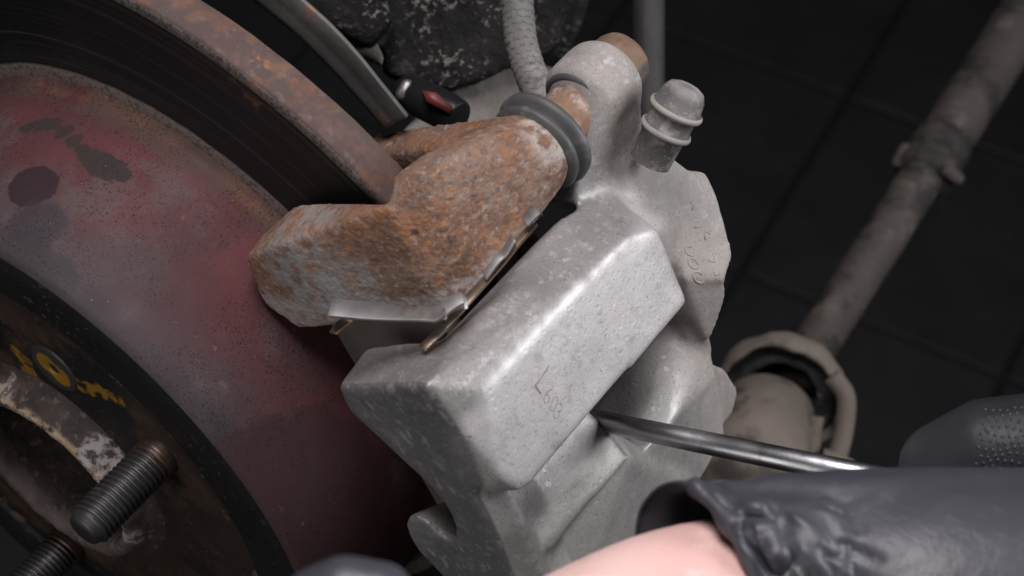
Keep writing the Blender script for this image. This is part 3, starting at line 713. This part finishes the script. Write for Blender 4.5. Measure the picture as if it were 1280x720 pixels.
blob('knuckle_arm', [slab([(552, 118), (640, 72), (700, 88), (690, 130), (600, 170), (540, 175), (500, 165)], 600, 650), slab([(355, -20), (350, 10), (445, 70), (485, 85), (450, 20), (440, -20)], 585, 610)], kn_light, kn, relief=1.6)
blob('knuckle_back', [slab([(640, -80), (640, 90), (700, 100), (730, 20), (760, -80)], 680, 760)], kn_mat, kn, relief=1.2)

plug = thing('sensor_plug', 'small blurred red and black plug behind the bracket web', 'plug', tuple(P(540, 132, 560)), frame=CAMF)
pl_o = ORIG[plug.name]
plug_black = material('black_plastic', (.012, .012, .013), rough=.4)
plug_red = material('dirty_red_plastic', ((.17, .03, .028), (.07, .018, .018), 160), rough=.5)
bm = bmesh.new(); tube(bm, [P(507, 112, 572), P(530, 125, 566), P(560, 140, 560), P(574, 148, 558)], [4.6, 5.4, 5.4, 4.8], 24)
bm_obj('plug_body', bm, plug_black, plug, mods=small_bevel)
bm = bmesh.new(); hull(bm, [P(x, y, z) for x, y in ((528, 113), (533, 127), (562, 142), (566, 133), (545, 116)) for z in (552, 560)]); bm_obj('red_tab', bm, plug_red, plug)
bm = bmesh.new(); capsule(bm, P(503, 118, 566), P(509, 108, 566), 2.0, 2.0); bm_obj('metal_ferrule', bm, clip_steel, plug)

rod_mat = material('dusty_dark_steel', ((.018, .0175, .0175), (.03, .0285, .0275), 40), [((.03, .028, .028), .7, [('noise', 24, .5, .66)])], rough=.7, bump=[('noise', 150, .4)])
strut = thing('strut_rod', 'dark upright steel rod behind the bleed nipple', 'rod', tuple(P(810, 160, 700)), frame=CAMF)
bm = bmesh.new(); tube(bm, [P(811, -120, 700), P(811, 60, 700), P(811, 130, 700), P(812, 260, 700)], [5.4] * 4, 28); bm_obj('rod_bar', bm, rod_mat, strut)

shaft = thing('drive_shaft', 'long dusty drive shaft running out of focus into a rubber lined cup', 'drive shaft', tuple(P(1010, 430, 800)), frame=CAMF)
sf_o = ORIG[shaft.name]
sf_mat = material('dusty_shaft', ((.036, .030, .026), (.058, .048, .042), 30), [((.010, .009, .0085), .9, [('noise', 24, .49, .57, {'seed': 2})]), ((.012, .011, .010), .8, [('noise', 60, .54, .62, {'seed': 6})]), ((.10, .086, .074), .6, [('noise', 50, .56, .68)])], rough=.8, bump=[('noise', 120, .5)], origin=sf_o)
cup_mat = material('dusty_cup', ((.10, .082, .068), (.145, .12, .102), 25), [((.03, .026, .023), .8, [('noise', 45, .52, .66)])], rough=.85, bump=[('noise', 150, .5)], origin=sf_o)
blk = material('black_boot_rubber', ((.014, .013, .013), (.03, .028, .027), 60), [((.16, .14, .12), .7, [('noise', 70, .6, .68)])], rough=.75, bump=[('noise', 150, .8)], origin=sf_o)
s0, s1 = P(1000, 462, 780), P(1350, -90, 985)
sd = (s1 - s0).normalized(); SL = (s1 - s0).length
bm = bmesh.new()
lathe(bm, [(-6, 0), (-6, 8.8), (SL * .40, 9.4), (SL * .47, 10.0), (SL * .475, 11.4), (SL * .49, 11.8), (SL * .56, 12.0), (SL, 12.6)], 48, (s0, sd)); bm_obj('shaft_tube', bm, sf_mat, shaft)
bm = bmesh.new()
lathe(bm, [(SL * .375, 9.2), (SL * .378, 11.6), (SL * .385, 12.6), (SL * .415, 12.8), (SL * .42, 11.6), (SL * .428, 11.4), (SL * .432, 12.8), (SL * .452, 12.6), (SL * .46, 10)], 48, (s0, sd)); 
bm_obj('collar', bm, sf_mat, shaft)
bm = bmesh.new(); capsule(bm, s0 + sd * (SL * .405) + V((-14, 1, 3)), s0 + sd * (SL * .405) + V((-11, 7, 3)), 2.6, 2.6); capsule(bm, s0 + sd * (SL * .405) + V((4, -3, 14)), s0 + sd * (SL * .405) + V((9, -6, 12)), 3, 3)
bm_obj('clamp_lug', bm, sf_mat, shaft)
bm = bmesh.new(); lathe(bm, [(SL * .83, 12), (SL * .835, 14), (SL * .87, 14), (SL * .875, 12)], 48, (s0, sd)); bm_obj('collar', bm, sf_mat, shaft)
cd = (P(940, 600, 728) - P(978, 487, 778)).normalized(); c0 = P(978, 487, 778)
cax = (c0, cd)
bm = bmesh.new(); lathe(bm, [(-2, 22), (-3, 23.4), (-1, 24.8), (3, 25.2), (7, 24.6), (8, 23.2), (6, 22), (-2, 22)], 72, cax)
for v in bm.verts: v.co += noise.noise_vector(v.co * .12) * 1.1 + noise.noise_vector(v.co * .4) * .5
lathe(bm, [(12, 0), (12, 16.0), (14, 18), (64, 21), (64, 0)], 56, (c0 + V((-3, -2, 0)), cd))
bm_obj('joint_cup', bm, cup_mat, shaft)
bm = bmesh.new(); lathe(bm, [(4, 14), (4.5, 16.6), (2, 18), (4, 20), (3, 21.5), (-2, 22), (-3, 0)], 48, cax)
for v in bm.verts: v.co += noise.noise_vector(v.co * .2) * .8
bm_obj('rubber_seal', bm, blk, shaft)
bm = bmesh.new()
for px in ([(1040, 470), (1058, 500), (1050, 560), (1030, 600)], [(1018, 520), (1010, 570), (985, 610)]):
    tube(bm, spline([P(x, y, 752) for x, y in px], 6), 3.6, 12)
bm_obj('cup_rib', bm, cup_mat, shaft)
bm = bmesh.new(); hull(bm, slab([(1030, 560), (1068, 575), (1066, 590), (1025, 600)], 745, 760)); bm_obj('cup_lug', bm, cup_mat, shaft, mods=small_bevel)

#%% ------------------------------------------------------------- pry bar
ro0 = BR @ K(738, 524, 'r', 131) + DC; ro1 = P(1060, 590, 437)
rd = (ro1 - ro0).normalized()
bar = thing('pry_tool', 'straight polished steel rod wedged under the caliper bridge', 'pry bar', tuple(ro1), frame=CAMF)
steel = material('polished_steel', ((.62, .62, .65), (.50, .50, .53), 60), [((.28, .28, .29), .6, [('noise', 30, .52, .66, {'stretch': (.2, 1, 1)})]), ((.2, .16, .13), .5, [('noise', 110, .58, .7)])], rough=.32, metal=1, bump=[('noise', 300, .05)], rough_noise=(90, .26, .38))
RL = (ro1 - ro0).length
bm = bmesh.new(); lathe(bm, [(-14, 0), (-14, 1.9), (-3, 2.35), (4, 2.6), (RL + 60, 2.7), (RL + 60, 0)], 40, (ro0, rd)); bm_obj('bar_shank', bm, steel, bar)
hm = material('tool_handle_plastic', (.02, .02, .022), rough=.4)
bm = bmesh.new(); lathe(bm, [(RL + 44, 0), (RL + 44, 6), (RL + 50, 10), (RL + 70, 11), (RL + 90, 9.5), (RL + 130, 12), (RL + 142, 10), (RL + 145, 0)], 32, (ro0, rd)); bm_obj('handle', bm, hm, bar)

#%% ------------------------------------------------------------- person
person = thing('person', 'bare wrist in a loose black rubber glove holding the steel rod', 'person', tuple(P(960, 800, 380)), frame=CAMF)
pe_o = ORIG[person.name]
skin = material('pale_pink_skin', ((.74, .50, .46), (.78, .55, .51), 40), [((.62, .33, .30), .6, [('noise', 45, .48, .7)]), ((.58, .28, .25), .4, [('sph', P(905, 690, 365), 6, 20, 5, 60)]), ((.80, .60, .56), .5, [('noise', 140, .5, .68, {'stretch': (1, 2, 1)})])], origin=pe_o, rough=.5, bump=[('noise', 700, .06), ('noise', 180, .10)], sss=.25)  # red patch by the cuff paints the shade under it
glove_mat = material('black_nitrile_glove', ((.040, .041, .050), (.052, .053, .063), 18), [((.075, .075, .085), .5, [('noise', 120, .56, .72)])], rough=.40, bump=[('noise', 60, .5), ('noise', 240, .12)], rough_noise=(30, .36, .5), spec=.5)
grip_mat = material('dimpled_glove_rubber', ((.022, .0225, .027), (.032, .0325, .038), 30), rough=.45, bump=[('noise', 300, .15)])
def ring(c, ux, uy, n=56, f=None):
    return [c + ux * math.cos(2 * math.pi * i / n) + uy * math.sin(2 * math.pi * i / n) + (f(2 * math.pi * i / n) if f else V((0, 0, 0))) for i in range(n)]
def loft(bm, rings, close=(True, True)):
    vr = [[bm.verts.new(p) for p in r] for r in rings]
    n = len(vr[0])
    for A, Bn in zip(vr, vr[1:]):
        for k in range(n): bm.faces.new((A[k], A[(k + 1) % n], Bn[(k + 1) % n], Bn[k]))
    if close[0]: bm.faces.new(vr[0][::-1])
    if close[1]: bm.faces.new(vr[-1])
    return vr
# forearm: from below the picture up into the cuff
bm = bmesh.new()
axis_pts = [(P(600, 1030, 352), 31), (P(720, 918, 362), 28), (P(800, 852, 370), 25), (P(870, 800, 376), 22.5), (P(960, 775, 381), 20), (P(1100, 765, 385), 19)]
rings_ = []
for i, (c, r) in enumerate(axis_pts):
    d = (axis_pts[min(i + 1, 5)][0] - axis_pts[max(i - 1, 0)][0]).normalized()
    uu = V((0, 0, 1)); uu = (uu - d * uu.dot(d)).normalized(); vv = d.cross(uu)
    rings_.append(ring(c, uu * r * .72, vv * r, 40))
loft(bm, rings_)
def subd(o):
    m = o.modifiers.new('smooth', 'SUBSURF'); m.levels = 2; m.render_levels = 2
bm_obj('forearm', bm, skin, person, mods=subd)
# glove sleeve: thick shell, loose at the cuff, then solid hand
def frame_ring(cx, cy, z, rx, ry, tilt, yaw, rough_amp=0, seed=0, n=72):
    """Ellipse: rx in the picture's x, ry in y before tilting; yaw turns it about the vertical."""
    c = P(cx, cy, z); s = z / F
    ux = (V((math.cos(tilt), -math.sin(tilt), 0)) * math.cos(yaw) + V((0, 0, 1)) * math.sin(yaw)) * rx * s
    uy = V((math.sin(tilt), math.cos(tilt), 0)) * ry * s
    return ring(c, ux, uy, n, (lambda a_: V((0, 0, 0))) if not rough_amp else (lambda a_: (ux.normalized() * math.cos(a_) + uy.normalized() * math.sin(a_)) * rough_amp * (noise.noise(V((math.cos(a_) * 1.6, math.sin(a_) * 1.6, seed))) + .5 * noise.noise(V((math.cos(a_) * 4, math.sin(a_) * 4, seed + 7))))))
spec_ = [  # cx, cy, z, rx, ry, tilt deg, yaw deg, wrinkle
    (862, 706, 378, 104, 104, -15, 54, .6),
    (867, 707, 378, 109, 109, -15, 54, .6),
    (874, 708, 378, 107, 108, -14, 55, .8),
    (886, 711, 378, 102, 106, -13, 57, 1.0),
    (902, 714, 379, 104, 110, -12, 60, 1.4),
    (918, 718, 379, 114, 118, -10, 63, 2.0),
    (934, 722, 380, 106, 118, -9, 66, 1.8),
    (955, 727, 381, 108, 126, -7, 70, 2.4),
    (980, 733, 382, 126, 142, -6, 74, 2.4),
    (1005, 738, 383, 120, 144, -4, 78, 1.6),
    (1050, 746, 384, 142, 158, -2, 83, 1.0),
    (1110, 754, 385, 160, 170, 0, 87, .8),
    (1180, 762, 386, 175, 178, 0, 90, .5),
    (1270, 766, 388, 185, 181, 0, 90, .4),
    (1380, 770, 390, 190, 184, 0, 90, .3),
    (1480, 775, 392, 150, 150, 0, 90, .3)]
outer = [frame_ring(a_, b_, c_, d_, e_, math.radians(f_), math.radians(g_), h_, i * .35) for i, (a_, b_, c_, d_, e_, f_, g_, h_) in enumerate(spec_)]
innr = [frame_ring(a_ + 2, b_, c_, d_ - 4, e_ - 4, math.radians(f_), math.radians(g_), h_, i * .35) for i, (a_, b_, c_, d_, e_, f_, g_, h_) in enumerate(spec_[:11])]
bm = bmesh.new()
loft(bm, list(reversed(innr)) + outer)
gl = bm_obj('glove', bm, glove_mat, person, mods=subd)
bakemods(gl)
folds = [([(866, 603), (900, 640), (938, 692), (965, 735)], 1.5, 2.2), ([(880, 602), (918, 640), (958, 690), (990, 735)], -1.6, 1.8), ([(925, 648), (948, 634), (975, 640), (996, 668), (1000, 700), (985, 735)], 1.6, 2.6),
         ([(940, 668), (958, 655), (972, 668), (975, 700)], -1.8, 2.6), ([(1010, 640), (1030, 680), (1034, 735)], .9, 3.4), ([(1040, 625), (1062, 680), (1060, 740)], -.8, 3.6), ([(960, 600), (1030, 606), (1110, 602)], .5, 2.5), ([(1090, 640), (1150, 610), (1260, 604)], -.5, 4)]
for q in range(14):
    x, y = random.uniform(890, 1060), random.uniform(625, 715); dx, dy = random.uniform(10, 34), random.uniform(14, 46)
    folds.append(([(x, y), (x + dx * .6, y + dy * .4), (x + dx, y + dy)], random.choice((-.7, .6, .8)), random.uniform(.9, 1.5)))
gb_ = bvh_of(gl)
lines = []
for px, am, wd in folds:
    pts = []
    for q in spline([V((x, y, 0)) for x, y in px], 10):
        loc, nor, ix, ds = gb_.ray_cast(-pe_o * .001, rayv(q.x, q.y).normalized())
        if loc is not None: pts.append(loc * 1000)
    lines.append((pts, am, wd))
nv = [v.normal.copy() for v in gl.data.vertices]
for v, n_ in zip(gl.data.vertices, nv):
    c = v.co * 1000; h_ = 0
    for pts, am, wd in lines:
        d2 = min((c - p).length_squared for p in pts)
        if d2 < 60: h_ += am * math.exp(-d2 / (wd * wd))
    v.co += n_ * h_ * .001
bm = bmesh.new()
# fist round the handle, fingers beyond the picture's edge
hc = ro0 + rd * (RL + 95)
def fing(bm, pts, r0, r1):
    for i in range(len(pts) - 1):
        ra = r0 + (r1 - r0) * i / (len(pts) - 1); rb = r0 + (r1 - r0) * (i + 1) / (len(pts) - 1)
        capsule(bm, pts[i], pts[i + 1], ra, rb, 10)
bm2 = bm
hull(bm2, [P(1400, 640, 400) + V((0, 0, 8)), P(1400, 900, 400), P(1620, 640, 405), P(1620, 900, 405), P(1420, 660, 375), P(1420, 860, 375), P(1600, 680, 380), P(1600, 860, 380)])
for k, (x0, le) in enumerate(((1440, .95), (1500, 1.0), (1560, .97), (1615, .8))):
    base_ = P(x0, 650, 395); 
    fing(bm2, [base_, base_ + V((-4, 20, -6)) * le, base_ + V((-6, 26, -26)) * le, base_ + V((-4, 10, -36)) * le], 8.8, 7.6)
o = bm_obj('glove_fingers', bm, glove_mat, person)
cast(o, .9, 6, [(16, .8, 'CLOUDS')])
# thumb side of the glove beyond the rod, with a dimpled grip
bm = bmesh.new()
tp_ = [P(1182, 584, 432), P(1236, 562, 428), P(1310, 560, 424), P(1400, 590, 414)]
fing(bm, tp_, 10, 13)
o = bm_obj('thumb', bm, grip_mat, person); cast(o, .9, 6)
bm = bmesh.new(); tb = bvh_of(o); po = pe_o
for i in range(26):
    for j in range(12):
        x = 1232 + i * 9 + (j % 2) * 4.5 - j * 1.5; y = 510 + j * 8.5 + 2.5 * math.sin(i * .9 + j) + random.uniform(-1, 1)
        d = rayv(x, y).normalized()
        loc, nor, ix, ds = tb.ray_cast(-po * .001, d)
        if loc is None or nor.dot(-d) < .25: continue
        p = loc * 1000 + po
        e = nor.orthogonal().normalized(); e_2 = nor.cross(e)
        rb = [bm.verts.new(p + (e * math.cos(k * math.pi / 3) + e_2 * math.sin(k * math.pi / 3)) * .55 - nor * .1) for k in range(6)]
        rt = [bm.verts.new(p + (e * math.cos(k * math.pi / 3) + e_2 * math.sin(k * math.pi / 3)) * .30 + nor * .16) for k in range(6)]
        for k in range(6): bm.faces.new((rb[k], rb[(k + 1) % 6], rt[(k + 1) % 6], rt[k]))
        bm.faces.new(rt)
o = bm_obj('grip_dots', bm, grip_mat, person); o['kind'] = 'stuff'
# other hand: a gloved fist whose knuckle just enters the bottom edge
bm = bmesh.new()
def Q(x, y, z): return P(x + 10, y + 62, z)
fing(bm, [P(395, 752, 300), P(430, 737, 298), P(475, 745, 298), P(500, 830, 305)], 5.2, 5.2)
fing(bm, [Q(330, 800, 300), Q(400, 790, 290), Q(470, 820, 292), Q(480, 890, 300)], 8.2, 7.2)
fing(bm, [Q(320, 880, 302), Q(390, 870, 290), Q(450, 900, 292), Q(460, 960, 300)], 8.0, 7.0)
fing(bm, [Q(320, 950, 305), Q(380, 945, 294), Q(440, 965, 296), Q(440, 1010, 302)], 7.2, 6.2)
fing(bm, [Q(300, 840, 320), Q(380, 830, 325), Q(460, 840, 322)], 9.0, 7.6)
fing(bm, [P(395, 752, 300), Q(330, 800, 310)], 5.2, 8)
hull(bm, [Q(250, 790, 295), Q(250, 1000, 295), Q(360, 790, 300), Q(360, 990, 300), Q(250, 790, 325), Q(250, 1000, 325), Q(370, 800, 325), Q(370, 980, 325)])
capsule(bm, Q(250, 900, 310), Q(60, 1060, 312), 20, 22)
o = bm_obj('glove', bm, glove_mat, person, label='second glove with only a knuckle in view'); cast(o, .9, 8)
